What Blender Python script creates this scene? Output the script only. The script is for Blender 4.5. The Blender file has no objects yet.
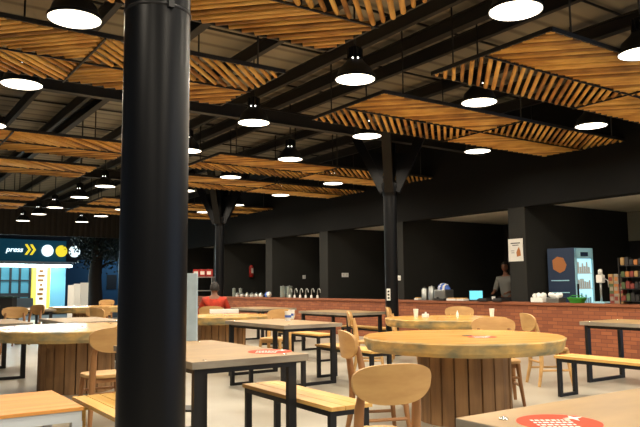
import bpy, bmesh, math, random
from mathutils import Vector, Matrix, Euler
random.seed(7)
S = bpy.context.scene
COL = S.collection
PI = math.pi
R = math.radians

# ------------------------------------------------------------------ camera
FPX = 675.1
cam_d = bpy.data.cameras.new('camera'); cam = bpy.data.objects.new('camera', cam_d); COL.objects.link(cam)
cam_d.sensor_width = 36; cam_d.lens = 36*FPX/640; cam_d.clip_end = 300
pit, rol, yaw = R(6.134), R(-.474), R(34.4)
Fv = Vector((math.sin(yaw)*math.cos(pit), math.cos(yaw)*math.cos(pit), math.sin(pit)))
r0 = Vector((math.cos(yaw), -math.sin(yaw), 0)); u0 = r0.cross(Fv)
Rv = r0*math.cos(rol) + u0*math.sin(rol); Uv = -r0*math.sin(rol) + u0*math.cos(rol)
EYE = Vector((0, 0, 1.3))
cam.matrix_world = Matrix(((Rv.x, Uv.x, -Fv.x, EYE.x), (Rv.y, Uv.y, -Fv.y, EYE.y), (Rv.z, Uv.z, -Fv.z, EYE.z), (0, 0, 0, 1)))
S.camera = cam

# ------------------------------------------------------------------ world: dim dusk sky round the open hall
w = bpy.data.worlds.new('dusk'); S.world = w; w.use_nodes = True
bg = w.node_tree.nodes['Background']
wn = w.node_tree.nodes; wl = w.node_tree.links
wt = wn.new('ShaderNodeTexCoord'); wd_ = wn.new('ShaderNodeVectorMath'); wd_.operation = 'DOT_PRODUCT'; wd_.inputs[1].default_value = (.80, -.60, 0)
wr = wn.new('ShaderNodeValToRGB'); wl.new(wt.outputs['Generated'], wd_.inputs[0]); wl.new(wd_.outputs['Value'], wr.inputs[0])
wr.color_ramp.elements[0].position = .84; wr.color_ramp.elements[0].color = (.05, .06, .075, 1)
wr.color_ramp.elements[1].position = 1; wr.color_ramp.elements[1].color = (.42, .62, .95, 1)
wl.new(wr.outputs[0], bg.inputs[0]); bg.inputs[1].default_value = 1.3
S.view_settings.view_transform = 'Standard'
try: S.view_settings.look = 'None'
except Exception: pass
S.view_settings.exposure = 0.0
S.view_settings.gamma = 1
LAMP_W = 60
LAMP_COL = (1, .88, .70)

# ------------------------------------------------------------------ helpers
def ray(px, py): return Fv + Rv*(px-320)/FPX - Uv*(py-213.5)/FPX
def on_z(px, py, z): d = ray(px, py); return EYE + d*((z-EYE.z)/d.z)
def on_x(px, py, X): d = ray(px, py); return EYE + d*(X/d.x)
def on_y(px, py, Y): d = ray(px, py); return EYE + d*(Y/d.y)
def spot(px, dep):                                   # floor point seen at column px, dep metres ahead
    lat = (px-320)/FPX*dep
    return (dep*math.sin(yaw)+lat*math.cos(yaw), dep*math.cos(yaw)-lat*math.sin(yaw))

def tag(o, label=None, cat=None, group=None, kind=None):
    if label: o['label'] = label
    if cat: o['category'] = cat
    if group: o['group'] = group
    if kind: o['kind'] = kind
    return o
def obj(name, bm, m, parent=None, smooth=False):
    me = bpy.data.meshes.new(name); bm.normal_update(); bm.to_mesh(me); bm.free()
    for mm in (m if isinstance(m, (list, tuple)) else [m]): me.materials.append(mm)
    o = bpy.data.objects.new(name, me); COL.objects.link(o)
    if smooth:
        for p in me.polygons: p.use_smooth = True
        try: me.set_sharp_from_angle(angle=R(40))
        except Exception: pass
    if parent: o.parent = parent
    return o
def thing(name, loc=(0, 0, 0), rz=0, label=None, cat=None, group=None):
    o = bpy.data.objects.new(name, None); COL.objects.link(o); o.empty_display_size = .1
    o.location = loc; o.rotation_euler = (0, 0, rz)
    return tag(o, label, cat, group)
def copy_tree(o, parent=None):
    c = o.copy(); COL.objects.link(c); c.parent = parent
    for ch in list(o.children): copy_tree(ch, c)
    return c
def place(proto, state, loc, rz, label, sc=None):
    """first use moves the prototype itself, later uses copy it and its parts"""
    o = proto if not state.get(proto.name) else copy_tree(proto)
    state[proto.name] = True
    o.location = loc; o.rotation_euler = (0, 0, rz); o['label'] = label
    if sc: o.scale = (sc, sc, sc)
    return o
used = {}

def box(bm, x0, x1, y0, y1, z0, z1, bev=0, M=None, mi=0):
    t = bmesh.new()
    bmesh.ops.create_cube(t, size=1)
    bmesh.ops.scale(t, vec=(x1-x0, y1-y0, z1-z0), verts=t.verts)
    bmesh.ops.translate(t, vec=((x0+x1)/2, (y0+y1)/2, (z0+z1)/2), verts=t.verts)
    if bev: bmesh.ops.bevel(t, geom=t.edges[:], offset=bev, segments=2, affect='EDGES', profile=.6)
    add(bm, t, M, mi)
def add(bm, t, M=None, mi=0):
    if M is not None: bmesh.ops.transform(t, matrix=M, verts=t.verts)
    vm = {v: bm.verts.new(v.co) for v in t.verts}
    for f in t.faces:
        try: nf = bm.faces.new([vm[v] for v in f.verts]); nf.material_index = mi; nf.smooth = f.smooth
        except ValueError: pass
    t.free()
def lathe(bm, prof, seg=24, M=None, mi=0, cap=True):
    t = bmesh.new(); rings = []
    for (r, z) in prof:
        rings.append([t.verts.new((r*math.cos(2*PI*i/seg), r*math.sin(2*PI*i/seg), z)) for i in range(seg)])
    for a, b in zip(rings, rings[1:]):
        for i in range(seg): t.faces.new((a[i], a[(i+1) % seg], b[(i+1) % seg], b[i]))
    if cap:
        t.faces.new(rings[0][::-1]); t.faces.new(rings[-1])
    for f in t.faces: f.smooth = len(f.verts) == 4
    add(bm, t, M, mi)
def tube(bm, pts, rad, seg=10, mi=0):
    """tapered tube along a polyline; rad a number or one per point"""
    pts = [Vector(p) for p in pts]
    rad = rad if isinstance(rad, (list, tuple)) else [rad]*len(pts)
    t = bmesh.new(); rings = []
    for i, p in enumerate(pts):
        d = (pts[min(i+1, len(pts)-1)] - pts[max(i-1, 0)]).normalized()
        a = d.orthogonal().normalized() if i == 0 else (ra - d*ra.dot(d)).normalized()
        ra = a; b = d.cross(a)
        rings.append([t.verts.new(p + (a*math.cos(2*PI*k/seg) + b*math.sin(2*PI*k/seg))*rad[i]) for k in range(seg)])
    for a, b in zip(rings, rings[1:]):
        for i in range(seg): t.faces.new((a[i], a[(i+1) % seg], b[(i+1) % seg], b[i])).smooth = True
    t.faces.new(rings[0][::-1]); t.faces.new(rings[-1])
    add(bm, t, None, mi)
def beam(bm, a, b, wd, ht, up=Vector((0, 0, 1)), mi=0):
    """rectangular bar from a to b"""
    a, b = Vector(a), Vector(b); d = (b-a).normalized()
    s = d.cross(up)
    s = s.normalized() if s.length > 1e-4 else Vector((1, 0, 0)); u = s.cross(d)
    t = bmesh.new(); v = []
    for p in (a, b):
        for q in ((-1, -1), (1, -1), (1, 1), (-1, 1)): v.append(t.verts.new(p + s*q[0]*wd/2 + u*q[1]*ht/2))
    for f in ((3, 2, 1, 0), (4, 5, 6, 7), (0, 1, 5, 4), (1, 2, 6, 5), (2, 3, 7, 6), (3, 0, 4, 7)): t.faces.new([v[i] for i in f])
    add(bm, t, None, mi)
def prism(bm, pts, z0, z1, M=None, mi=0, bev=0):
    """polygon in XY extruded from z0 to z1"""
    t = bmesh.new()
    lo = [t.verts.new((p[0], p[1], z0)) for p in pts]; hi = [t.verts.new((p[0], p[1], z1)) for p in pts]
    n = len(pts)
    t.faces.new(lo[::-1]); t.faces.new(hi)
    for i in range(n): t.faces.new((lo[i], lo[(i+1) % n], hi[(i+1) % n], hi[i]))
    if bev:
        es = [e for e in t.edges if abs(e.verts[0].co.z-e.verts[1].co.z) < 1e-6]
        bmesh.ops.bevel(t, geom=es, offset=bev, segments=2, affect='EDGES')
    add(bm, t, M, mi)
B = bmesh.new

# ------------------------------------------------------------------ materials
def srgb(r, g, b):
    f = lambda c: (c/255/12.92) if c/255 <= .04045 else ((c/255+.055)/1.055)**2.4
    return (f(r), f(g), f(b), 1)
def mat(name, col, rough=.6, metal=0, var=None, scale=(5, 5, 5), detail=4, bump=0, emit=None, estr=0, spec=None, coord='Object', trans=0, noise_rough=0):
    m = bpy.data.materials.new(name); m.use_nodes = True
    nt = m.node_tree; p = nt.nodes['Principled BSDF']
    p.inputs['Base Color'].default_value = col; p.inputs['Roughness'].default_value = rough; p.inputs['Metallic'].default_value = metal
    if spec is not None: p.inputs['Specular IOR Level'].default_value = spec
    if trans: p.inputs['Transmission Weight'].default_value = trans
    if emit: p.inputs['Emission Color'].default_value = emit; p.inputs['Emission Strength'].default_value = estr
    if var or bump or noise_rough:
        tc = nt.nodes.new('ShaderNodeTexCoord'); mp = nt.nodes.new('ShaderNodeMapping'); no = nt.nodes.new('ShaderNodeTexNoise')
        mp.inputs['Scale'].default_value = scale; no.inputs['Scale'].default_value = 1; no.inputs['Detail'].default_value = detail
        nt.links.new(tc.outputs[coord], mp.inputs[0]); nt.links.new(mp.outputs[0], no.inputs['Vector'])
        if var:
            cr = nt.nodes.new('ShaderNodeValToRGB'); cr.color_ramp.elements[0].position = .33; cr.color_ramp.elements[1].position = .67
            cr.color_ramp.elements[0].color = var; cr.color_ramp.elements[1].color = col
            nt.links.new(no.outputs[0], cr.inputs[0]); nt.links.new(cr.outputs[0], p.inputs['Base Color'])
        if bump:
            b = nt.nodes.new('ShaderNodeBump'); b.inputs['Strength'].default_value = bump; b.inputs['Distance'].default_value = .01
            nt.links.new(no.outputs[0], b.inputs['Height']); nt.links.new(b.outputs[0], p.inputs['Normal'])
        if noise_rough:
            mr = nt.nodes.new('ShaderNodeMapRange'); mr.inputs[3].default_value = rough-noise_rough; mr.inputs[4].default_value = rough+noise_rough
            nt.links.new(no.outputs[0], mr.inputs[0]); nt.links.new(mr.outputs[0], p.inputs['Roughness'])
    return m
M = {}
M['floor'] = mat('polished_concrete', srgb(178, 172, 158), .33, var=srgb(150, 143, 128), scale=(.9, .9, .9), detail=8, noise_rough=.1)
M['black'] = mat('black_steel', srgb(22, 22, 24), .42, spec=.4)
M['column'] = mat('glossy_black_paint', srgb(8, 9, 12), .36, spec=.25, bump=.05, scale=(3, 3, 3))
M['beam'] = mat('painted_beam', srgb(26, 25, 24), .6)
M['wall'] = mat('charcoal_paint', srgb(33, 33, 32), .85, var=srgb(29, 29, 28), scale=(1, 1, 1))
M['wall_upper'] = mat('black_upper_wall_paint', srgb(15, 15, 15), .9, spec=.2)
M['wall_booth'] = mat('grey_booth_paint', srgb(40, 40, 38), .9, var=srgb(36, 36, 34), scale=(1, 1, 1), spec=.25)
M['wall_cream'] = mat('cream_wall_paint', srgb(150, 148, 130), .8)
M['soffit'] = mat('cream_ceiling_paint', srgb(228, 222, 204), .8)
M['bamboo'] = mat('bamboo_pole', srgb(226, 180, 92), .5, var=srgb(178, 124, 52), scale=(2.5, 2.5, 9), detail=6)
M['bamboo_dark'] = mat('aged_bamboo_pole', srgb(186, 134, 60), .55, var=srgb(126, 84, 34), scale=(3, 3, 9), detail=6)
M['bamboo_light'] = mat('pale_bamboo_pole', srgb(236, 194, 108), .5, var=srgb(200, 146, 68), scale=(2, 2, 9), detail=6)
M['tabletop'] = mat('brown_laminate', srgb(166, 136, 92), .42, var=srgb(140, 112, 72), scale=(2, 5, 5), detail=8, spec=.3, noise_rough=.06)
M['top_edge'] = mat('grey_table_edge', srgb(150, 142, 128), .6, var=srgb(122, 112, 98), scale=(3, 3, 12))
M['seat_plank'] = mat('pine_seat_plank', srgb(222, 178, 102), .45, var=srgb(200, 150, 78), scale=(14, 1.2, 8), detail=6)
M['chair'] = mat('pale_chair_wood', srgb(208, 168, 108), .5, var=srgb(182, 138, 84), scale=(3, 3, 10), detail=6)
M['chair_dark'] = mat('honey_chair_wood', srgb(168, 120, 74), .5, var=srgb(138, 94, 56), scale=(6, 6, 2), detail=6)
M['slab'] = mat('live_edge_slab_top', srgb(222, 172, 98), .22, var=srgb(206, 152, 78), scale=(1.5, 9, 1.5), detail=8, noise_rough=.06)
M['slab_edge'] = mat('weathered_slab_edge', srgb(214, 172, 96), .6, var=srgb(122, 118, 92), scale=(4, 4, 9), detail=9, bump=.5)
M['stave'] = mat('weathered_stave_wood', srgb(168, 128, 84), .65, var=srgb(122, 90, 60), scale=(9, 9, 1.1), detail=8, bump=.3)
M['gap'] = mat('dark_groove', srgb(26, 18, 12), .9)
M['white_paint'] = mat('white_painted_steel', srgb(205, 214, 222), .4)
M['orange_wood'] = mat('orange_pine', srgb(226, 160, 82), .4, var=srgb(206, 136, 62), scale=(1, 12, 6), detail=6)
M['yellow_wood'] = mat('yellow_pine_slat', srgb(228, 184, 96), .42, var=srgb(208, 158, 72), scale=(10, 1, 6), detail=6)
M['white'] = mat('white_plastic', srgb(228, 228, 224), .4)
M['paper'] = mat('white_paper', srgb(206, 204, 198), .8)
M['red'] = mat('orange_red_vinyl', srgb(226, 58, 22), .6, spec=.15)
M['steel'] = mat('brushed_steel', srgb(170, 172, 170), .3, metal=.9)
M['chrome'] = mat('chrome_bolt', srgb(215, 215, 215), .15, metal=1)
M['glass'] = mat('jar_glass', srgb(180, 190, 180), .12, trans=.5)
M['dark_item'] = mat('dark_plastic', srgb(34, 32, 32), .5)
M['blue'] = mat('blue_cloth', srgb(70, 105, 190), .7)
M['lightblue'] = mat('pale_blue_paint', srgb(150, 200, 220), .6)
M['green'] = mat('green_plastic', srgb(50, 150, 40), .5)
M['pack_red'] = mat('faded_red_card', srgb(120, 48, 38), .6); M['pack_green'] = mat('olive_card', srgb(70, 84, 50), .6)
M['booth_fill'] = mat('added_booth_glow', (1, .9, .75, 1), .5, emit=(1, .88, .7, 1), estr=45)  # glow of the strip lights added inside the booths
M['skin'] = mat('skin', srgb(120, 78, 56), .6)
M['hair'] = mat('dark_hair', srgb(22, 18, 16), .7)
M['shirt_red'] = mat('red_knit', srgb(186, 54, 26), .85, var=srgb(140, 36, 18), scale=(12, 12, 12))
M['shirt_grey'] = mat('grey_cotton', srgb(120, 118, 112), .85)
M['trousers'] = mat('dark_trousers', srgb(36, 36, 42), .85)
M['ext_red'] = mat('extinguisher_red', srgb(150, 28, 22), .35)
M['lamp_glow'] = mat('lamp_diffuser', (1, .93, .8, 1), .5, emit=(1, .90, .72, 1), estr=5)
M['dot_glow'] = mat('lamp_dot_glow', (1, 1, 1, 1), .5, emit=(1, .96, .88, 1), estr=4)
M['screen'] = mat('cyan_screen', srgb(60, 160, 180), .3, emit=srgb(90, 205, 225), estr=1.1)
M['navy'] = mat('navy_fridge_vinyl', srgb(26, 46, 74), .4)
M['logo'] = mat('orange_logo', srgb(158, 98, 48), .5)
M['fridge_glow'] = mat('fridge_lit_interior', srgb(170, 215, 230), .5, emit=srgb(170, 220, 232), estr=1.1)
M['asphalt'] = mat('dark_asphalt', srgb(60, 62, 64), .8, var=srgb(45, 46, 48), scale=(2, 2, 2))
M['bark'] = mat('tree_bark', srgb(48, 40, 34), .9, bump=.5, scale=(8, 8, 2))
M['leaf'] = mat('dark_leaf', srgb(26, 40, 26), .6)
M['sign_teal'] = mat('lit_teal_sign', srgb(10, 70, 90), .5, emit=srgb(10, 66, 84), estr=.45)
M['sign_dark'] = mat('dark_fascia', srgb(10, 14, 16), .7)
M['sign_white'] = mat('lit_white_lettering', (1, 1, 1, 1), .5, emit=(.75, .95, 1, 1), estr=1.6)
M['sign_yellow'] = mat('lit_yellow_chevron', srgb(240, 215, 40), .5, emit=srgb(245, 220, 50), estr=1.0)
M['tube_light'] = mat('cold_strip_light', (1, 1, 1, 1), .5, emit=(.7, .95, 1, 1), estr=14)
M['shop_glow'] = mat('lit_shop_glass', srgb(70, 120, 135), .2, emit=srgb(86, 142, 156), estr=.5)
M['yellow_panel'] = mat('lit_yellow_panel', srgb(235, 215, 80), .5, emit=srgb(245, 225, 90), estr=.8)
M['poster_pale'] = mat('lit_pale_poster', srgb(240, 235, 215), .5, emit=srgb(245, 240, 210), estr=.75)
M['blue_wall'] = mat('blue_painted_wall', srgb(48, 88, 118), .8)
M['pale_door'] = mat('lit_pale_blue_glass', srgb(130, 190, 210), .4, emit=srgb(100, 170, 195), estr=.55)

def ribbed(name, c0, c1, scale, axis, prof=.5):
    m = mat(name, c0, .75); nt = m.node_tree; p = nt.nodes['Principled BSDF']
    tc = nt.nodes.new('ShaderNodeTexCoord'); wv = nt.nodes.new('ShaderNodeTexWave'); cr = nt.nodes.new('ShaderNodeValToRGB'); b = nt.nodes.new('ShaderNodeBump')
    wv.bands_direction = axis; wv.inputs['Scale'].default_value = scale
    cr.color_ramp.elements[0].color = c1; cr.color_ramp.elements[0].position = 0; cr.color_ramp.elements[1].color = c0; cr.color_ramp.elements[1].position = .25
    b.inputs['Distance'].default_value = .03; b.inputs['Strength'].default_value = .6
    nt.links.new(tc.outputs['Object'], wv.inputs[0]); nt.links.new(wv.outputs[1], cr.inputs[0]); nt.links.new(cr.outputs[0], p.inputs['Base Color'])
    nt.links.new(wv.outputs[1], b.inputs['Height']); nt.links.new(b.outputs[0], p.inputs['Normal'])
    return m
M['roof'] = ribbed('ribbed_roof_sheet', srgb(142, 136, 120), srgb(106, 100, 88), .75, 'Y')
M['gable'] = ribbed('ribbed_gable_sheet', srgb(44, 37, 30), srgb(26, 22, 18), 1.4, 'X')
def brick(name):
    m = mat(name, srgb(180, 88, 50), .8); nt = m.node_tree; p = nt.nodes['Principled BSDF']
    tc = nt.nodes.new('ShaderNodeTexCoord'); mp = nt.nodes.new('ShaderNodeMapping'); bt = nt.nodes.new('ShaderNodeTexBrick'); b = nt.nodes.new('ShaderNodeBump')
    mp.inputs['Rotation'].default_value = (PI/2, 0, PI/2)
    sx = nt.nodes.new('ShaderNodeSeparateXYZ'); cx = nt.nodes.new('ShaderNodeCombineXYZ')
    nt.links.new(tc.outputs['Object'], sx.inputs[0]); nt.links.new(sx.outputs['Y'], cx.inputs['X']); nt.links.new(sx.outputs['Z'], cx.inputs['Y'])
    bt.inputs['Scale'].default_value = 1; bt.inputs['Brick Width'].default_value = .22; bt.inputs['Row Height'].default_value = .068; bt.inputs['Mortar Size'].default_value = .006
    bt.inputs['Color1'].default_value = srgb(160, 94, 58); bt.inputs['Color2'].default_value = srgb(130, 72, 45); bt.inputs['Mortar'].default_value = srgb(112, 62, 44)
    bt.inputs['Mortar Smooth'].default_value = .2
    nt.links.new(cx.outputs[0], bt.inputs['Vector']); nt.links.new(bt.outputs[0], p.inputs['Base Color'])
    inv = nt.nodes.new('ShaderNodeMath'); inv.operation = 'SUBTRACT'; inv.inputs[0].default_value = 1
    nt.links.new(bt.outputs['Fac'], inv.inputs[1]); b.inputs['Distance'].default_value = .01; b.inputs['Strength'].default_value = .5
    nt.links.new(inv.outputs[0], b.inputs['Height']); nt.links.new(b.outputs[0], p.inputs['Normal'])
    return m
M['brick'] = brick('orange_brick')
M['counter_wood'] = mat('dark_counter_wood', srgb(140, 80, 48), .6)

# ================================================================== SETTING
def struct(name, bm, m, kind='structure'):
    return tag(obj(name, bm, m), kind=kind)
b = B(); box(b, -6, 15, -6, 30, -.1, 0); struct('floor', b, M['floor'])
b = B(); box(b, -12, 22, 30, 52, -.12, -.02); struct('ground', b, M['asphalt'])
ZR = 5.0
b = B(); box(b, -6, 15.4, -6, 30, ZR, ZR+.08); struct('ceiling', b, M['roof'])
b = B(); box(b, -6, 11.1, 29.2, 29.35, 3.45, ZR-.02); struct('wall_back', b, M['gable'])

# service wall: upper wall, booth partitions, booth ceilings and backs
XF = 11.1
PY = [5.2, 8.89, 12.6, 15.85, 19.0, 22.95, 26.4]       # near faces of the partitions
b = B(); box(b, XF, XF+.3, 4.7, 29.2, 2.87, ZR-.001); struct('wall_right', b, M['wall_upper'])
b = B(); box(b, 14.8, 15.0, 4.7, 29.2, 0, 2.96); struct('wall_booth_back', b, M['wall'])
b = B(); box(b, XF+.3, 14.8, 4.7, 29.2, 2.96, 3.04); struct('ceiling_booths', b, M['soffit'])
for i, y in enumerate(PY):
    b = B(); box(b, XF+.01, 14.8, y, y+.42, 0, 2.87); box(b, XF+.3, 14.8, y, y+.42, 2.869, 2.959)
    struct('wall_partition', b, M['wall_booth'])
for i, (y0, y1) in enumerate(((5.62, 8.89), (9.31, 12.6), (13.02, 15.85), (16.27, 19.0), (19.42, 22.95))):  # unseen strip lights added to brighten the booth ceilings and partitions
    t = thing('added_strip_light', (XF+.33, (y0+y1)/2, 2.90), 0, 'added strip light, unseen behind the dark upper wall in the %s booth from the right' % ('first', 'second', 'third', 'fourth', 'fifth')[i], 'lamp', 'added lights inside the booths')
    b = B(); box(b, -.03, .03, -.6, .6, .02, .055); obj('fill_housing', b, M['black'], t)
    b = B(); box(b, -.02, .02, -.58, .58, .0, .02); obj('fill_tube', b, M['booth_fill'], t)
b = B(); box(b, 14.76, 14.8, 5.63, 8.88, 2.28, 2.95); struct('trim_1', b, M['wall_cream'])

# brick counters (one beneath each run of booths)
def counter(name, y0, y1, x0, label):
    t = thing(name, (x0, y0, 0), 0, label, 'counter')
    b = B(); box(b, 0, XF-.01-x0, 0, y1-y0, 0, .90); obj('brick_front', b, M['brick'], t)
    b = B(); box(b, -.03, XF-.01-x0, 0, y1-y0, .90, .955, .006); obj('worktop', b, M['counter_wood'], t)
    return t
counter('brick_counter', 4.8, 12.56, XF-.30, 'orange brick service counter on the right, in front of the fridge and laptop')
counter('brick_counter', 12.6, 27.5, XF-.27, 'long brick service counter in the distance carrying jars and taps, left of the middle column')

# roof steel: every rafter and cross beam a thing
def roofbeam(name, a, c, wd, ht, label, group):
    t = thing(name, a, 0, label, 'beam', group)
    d = Vector(c)-Vector(a)
    b = B(); beam(b, (0, 0, 0), d, wd, .02); obj('bottom_flange', b, M['beam'], t)
    b = B(); beam(b, (0, 0, .01+ht/2), d + Vector((0, 0, .01+ht/2)), .05, ht); obj('web', b, M['beam'], t)
    b = B(); beam(b, (0, 0, ht+.02), d + Vector((0, 0, ht+.02)), wd, .02); obj('top_flange', b, M['beam'], t)
RX = [.4, 2.45, 3.3, 3.6, 4.75, 5.85, 6.5, 7.05, 8.4, 9.6, 10.5]
for i, x in enumerate(RX):
    wd = .13 if x in (6.5, 3.6, 8.4) else .08
    roofbeam('rafter', (x, -2, 4.72), (x, 29.1, 4.72), wd, .16, 'long black steel rafter running lengthwise under the ribbed roof', 'lengthwise rafters under the roof')
for i, y in enumerate((2.47, 9.87, 17.27, 24.6)):
    roofbeam('cross_beam', (-5, y, 4.1), (11.09, y, 4.1), .14, .2, 'deep black cross beam spanning the hall over a column line', 'cross beams over the column lines')
for i in range(9):
    y = 5.0 + i*1.75
    b = B(); tube(b, [(-3, y, 4.95), (11.09, y, 4.95)], .018, 6)
    tag(obj('purlin', b, M['beam']), 'thin round black purlin rod close under the roof sheet', 'rod', 'thin purlin rods under the roof')

# ------------------------------------------------------------------ columns
def column(x, y, label, arms=True, collar=None):
    t = thing('steel_column', (x, y, 0), 0, label, 'column')
    top = 3.2 if arms else 4.09
    b = B(); lathe(b, [(.124, 0), (.124, top)], 48); obj('shaft', b, M['column'], t, True)
    b = B(); lathe(b, [(.19, 0), (.19, .015)], 32); obj('base_plate', b, M['black'], t)
    if collar:
        b = B(); lathe(b, [(.1243, collar), (.1275, collar+.003), (.1275, collar+.010), (.1243, collar+.013)], 40, cap=False); 
        box(b, -.01, .012, -.138, -.122, collar-.008, collar+.02); obj('collar', b, M['black'], t)
    if arms:
        b = B(); lathe(b, [(.128, 3.0), (.17, 3.16), (.17, 3.25), (.1, 3.3)], 24); obj('capital', b, M['column'], t, True)
        for sx in (-1, 1):
            for sy in (-1, 1):
                b = B(); beam(b, (sx*.08, sy*.08, 3.1), (sx*.6, sy*.6, 4.62), .17, .17); obj('arm', b, M['column'], t)
                b = B(); prism(b, [(0, 0), (.25, .75), (0, .75)], -.01, .01, Matrix.Rotation(math.atan2(sy, sx), 4, 'Z') @ Matrix.Translation((.12, 0, 3.1)) @ Matrix.Rotation(PI/2, 4, 'X'))
                obj('gusset', b, M['column'], t)
        b = B(); lathe(b, [(.06, 3.25), (.06, 4.09)], 16); obj('post', b, M['column'], t, True)
    return t
column(.908, 2.425, 'huge glossy black round column in the foreground, left of centre', arms=False, collar=2.34)
column(8.39, 9.87, 'black round column with branching arms in the middle distance, right of centre')
column(8.39, 17.27, 'far black column with branching arms behind the person in red')

# ------------------------------------------------------------------ bamboo ceiling panels
def slat_field(x0, x1, y0, y1, sgn, parent):
    """poles at 45 degrees clipped to one quarter of a panel"""
    b = B(); pitch = .101; r = .0265
    cx, cy = (x0+x1)/2, (y0+y1)/2; d = Vector((1, sgn)).normalized(); n = Vector((-d.y, d.x))
    hx, hy = (x1-x0)/2, (y1-y0)/2
    ext = abs(n.x)*hx + abs(n.y)*hy; k = int(ext/pitch)
    for i in range(-k, k+1):
        o = n*i*pitch
        lo, hi = -99, 99
        for c, dd, h in ((o.x, d.x, hx-.012), (o.y, d.y, hy-.012)):
            t0, t1 = sorted(((-h-c)/dd, (h-c)/dd)); lo = max(lo, t0); hi = min(hi, t1)
        if hi-lo < .08: continue
        j = random.uniform(-.006, .006); rr = r*random.uniform(.86, 1.1)
        a = (cx+o.x+d.x*lo, cy+o.y+d.y*lo, r+j); c = (cx+o.x+d.x*hi, cy+o.y+d.y*hi, r+j)
        tube(b, [a, c], rr, 8, random.choice((0, 0, 1, 2)))
    return obj('bamboo_slats', b, [M['bamboo'], M['bamboo_dark'], M['bamboo_light']], parent, False)
PZ = 3.79
def panel_proto(L, Wd, lab):
    t = thing('bamboo_ceiling_panel', (0, 0, 0), 0, lab, 'ceiling panel', 'bamboo panels hung under the roof')
    for (x0, x1, y0, y1, s) in ((-L/2, 0, 0, Wd/2, 1), (0, L/2, -Wd/2, 0, 1), (-L/2, 0, -Wd/2, 0, -1), (0, L/2, 0, Wd/2, -1)):
        slat_field(x0, x1, y0, y1, s, t)
    b = B()
    for y in (-Wd/2, Wd/2): beam(b, (-L/2, y, .035), (L/2, y, .035), .025, .045)
    for x in (-L/2, L/2): beam(b, (x, -Wd/2, .035), (x, Wd/2, .035), .025, .045)
    obj('border_frame', b, M['beam'], t)
    b = B(); beam(b, (-L/2, 0, .0), (L/2, 0, .0), .02, .02); beam(b, (0, -Wd/2, .0), (0, Wd/2, .0), .02, .02); obj('cross_bars', b, M['beam'], t)
    for x in (-L/2+.35, L/2-.35) + ((0,) if L > 5 else ()):
        for y in (-Wd/2+.02, Wd/2-.02):
            b = B(); tube(b, [(x, y, .055), (x, y, 1.2)], .011, 6); obj('hanger_rod', b, M['beam'], t)
    return t
pr = panel_proto(5.5, 1.70, 'x'); pl = panel_proto(4.22, 1.70, 'x')
rows = [4.89, 7.48, 12.32, 14.9, 19.7, 22.15]
rl = ['nearest bamboo ceiling panel on the right, above the fridge side of the hall', 'second bamboo panel from the front on the right, its long tip by the middle column',
      'bamboo panel past the middle column arms, over the far brick counter', 'bamboo panel next beyond it, low over the far counter near the wall',
      'small looking bamboo panel seen behind the far column arms', 'farthest bamboo panel on the service wall side of the far column']
ll = ['big nearest bamboo panel at the top centre and left, cut by the top edge', 'bamboo panel crossing behind the foreground column at the upper left, second from the front',
      'left side bamboo panel third from the front, beyond the dark cross beam', 'left side bamboo panel fourth from the front, ending left of the foreground column',
      'narrow looking left side bamboo panel fifth from the front', 'farthest bamboo panel on the left side of the hall']
for y, a, c in zip(rows, rl, ll):
    place(pr, used, (8.32, y, PZ), 0, a)
    o = place(pl, used, (1.94, y, PZ), 0, c)

# ------------------------------------------------------------------ pendant lamps
def lamp_proto():
    t = thing('pendant_lamp', (0, 0, 0), 0, 'x', 'lamp', 'high bay pendant lamps')
    b = B(); lathe(b, [(.245, 0), (.245, .03), (.225, .045), (.20, .13), (.12, .21), (.10, .24)], 32, cap=False)
    lathe(b, [(.238, .002), (.2, .12), (.1, .2)], 32, cap=False); obj('lamp_shade', b, M['black'], t, True)
    b = B(); lathe(b, [(.236, .006), (.236, .010)], 32); obj('diffuser', b, M['lamp_glow'], t)
    b = B(); lathe(b, [(.1, .235), (.1, .25), (.07, .26), (.07, .40), (.03, .42)], 16)
    for k in range(10):
        a = 2*PI*k/10; beam(b, (.06*math.cos(a), .06*math.sin(a), .33), (.095*math.cos(a), .095*math.sin(a), .33), .008, .12)
    obj('driver_housing', b, M['black'], t)
    for k in range(2):  # two bright dots on the lamp body, glow put into small discs
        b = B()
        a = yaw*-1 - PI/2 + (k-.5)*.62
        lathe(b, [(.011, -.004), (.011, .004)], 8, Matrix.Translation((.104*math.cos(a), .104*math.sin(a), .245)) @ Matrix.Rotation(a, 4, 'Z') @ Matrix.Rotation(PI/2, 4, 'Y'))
        obj('bright_dot', b, M['dot_glow'], t)
    b = B(); tube(b, [(0, 0, .41), (0, 0, 1.23)], .012, 8); obj('suspension_rod', b, M['black'], t)
    ld = bpy.data.lights.new('lamp_light', 'AREA'); ld.shape = 'DISK'; ld.size = .46; ld.energy = LAMP_W; ld.color = LAMP_COL; ld.spread = R(165)
    lo = bpy.data.objects.new('lamp_light', ld); COL.objects.link(lo); lo.location = (0, 0, -.002); lo.parent = t
    return t
lp = lamp_proto()
LX = {-1.7: [1.4, -1.1, -3.6], 1.59: [3.95, 6.45, 8.95, 11.5, 1.4, -1.1, -3.6], 4.98: [3.99, 6.5, 9.15, 11.75, 14.3, 17.05, 19.5, 22.4, 24.7, 27.4, 1.4, -1.1, -3.6], 7.12: [4.0, 6.4, 8.95, 11.45, 14.1, 16.75, 19.4, 21.9, 24.3, 26.8, 1.4, -1.1], 9.75: [3.95, 6.4, 8.85, 13.65, 16.2, 18.9, 21.3]}
rown = ['nearest', 'second', 'third', 'fourth', 'fifth', 'sixth', 'seventh', 'eighth', 'ninth', 'tenth', 'eleventh', 'twelfth', 'thirteenth']
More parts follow.
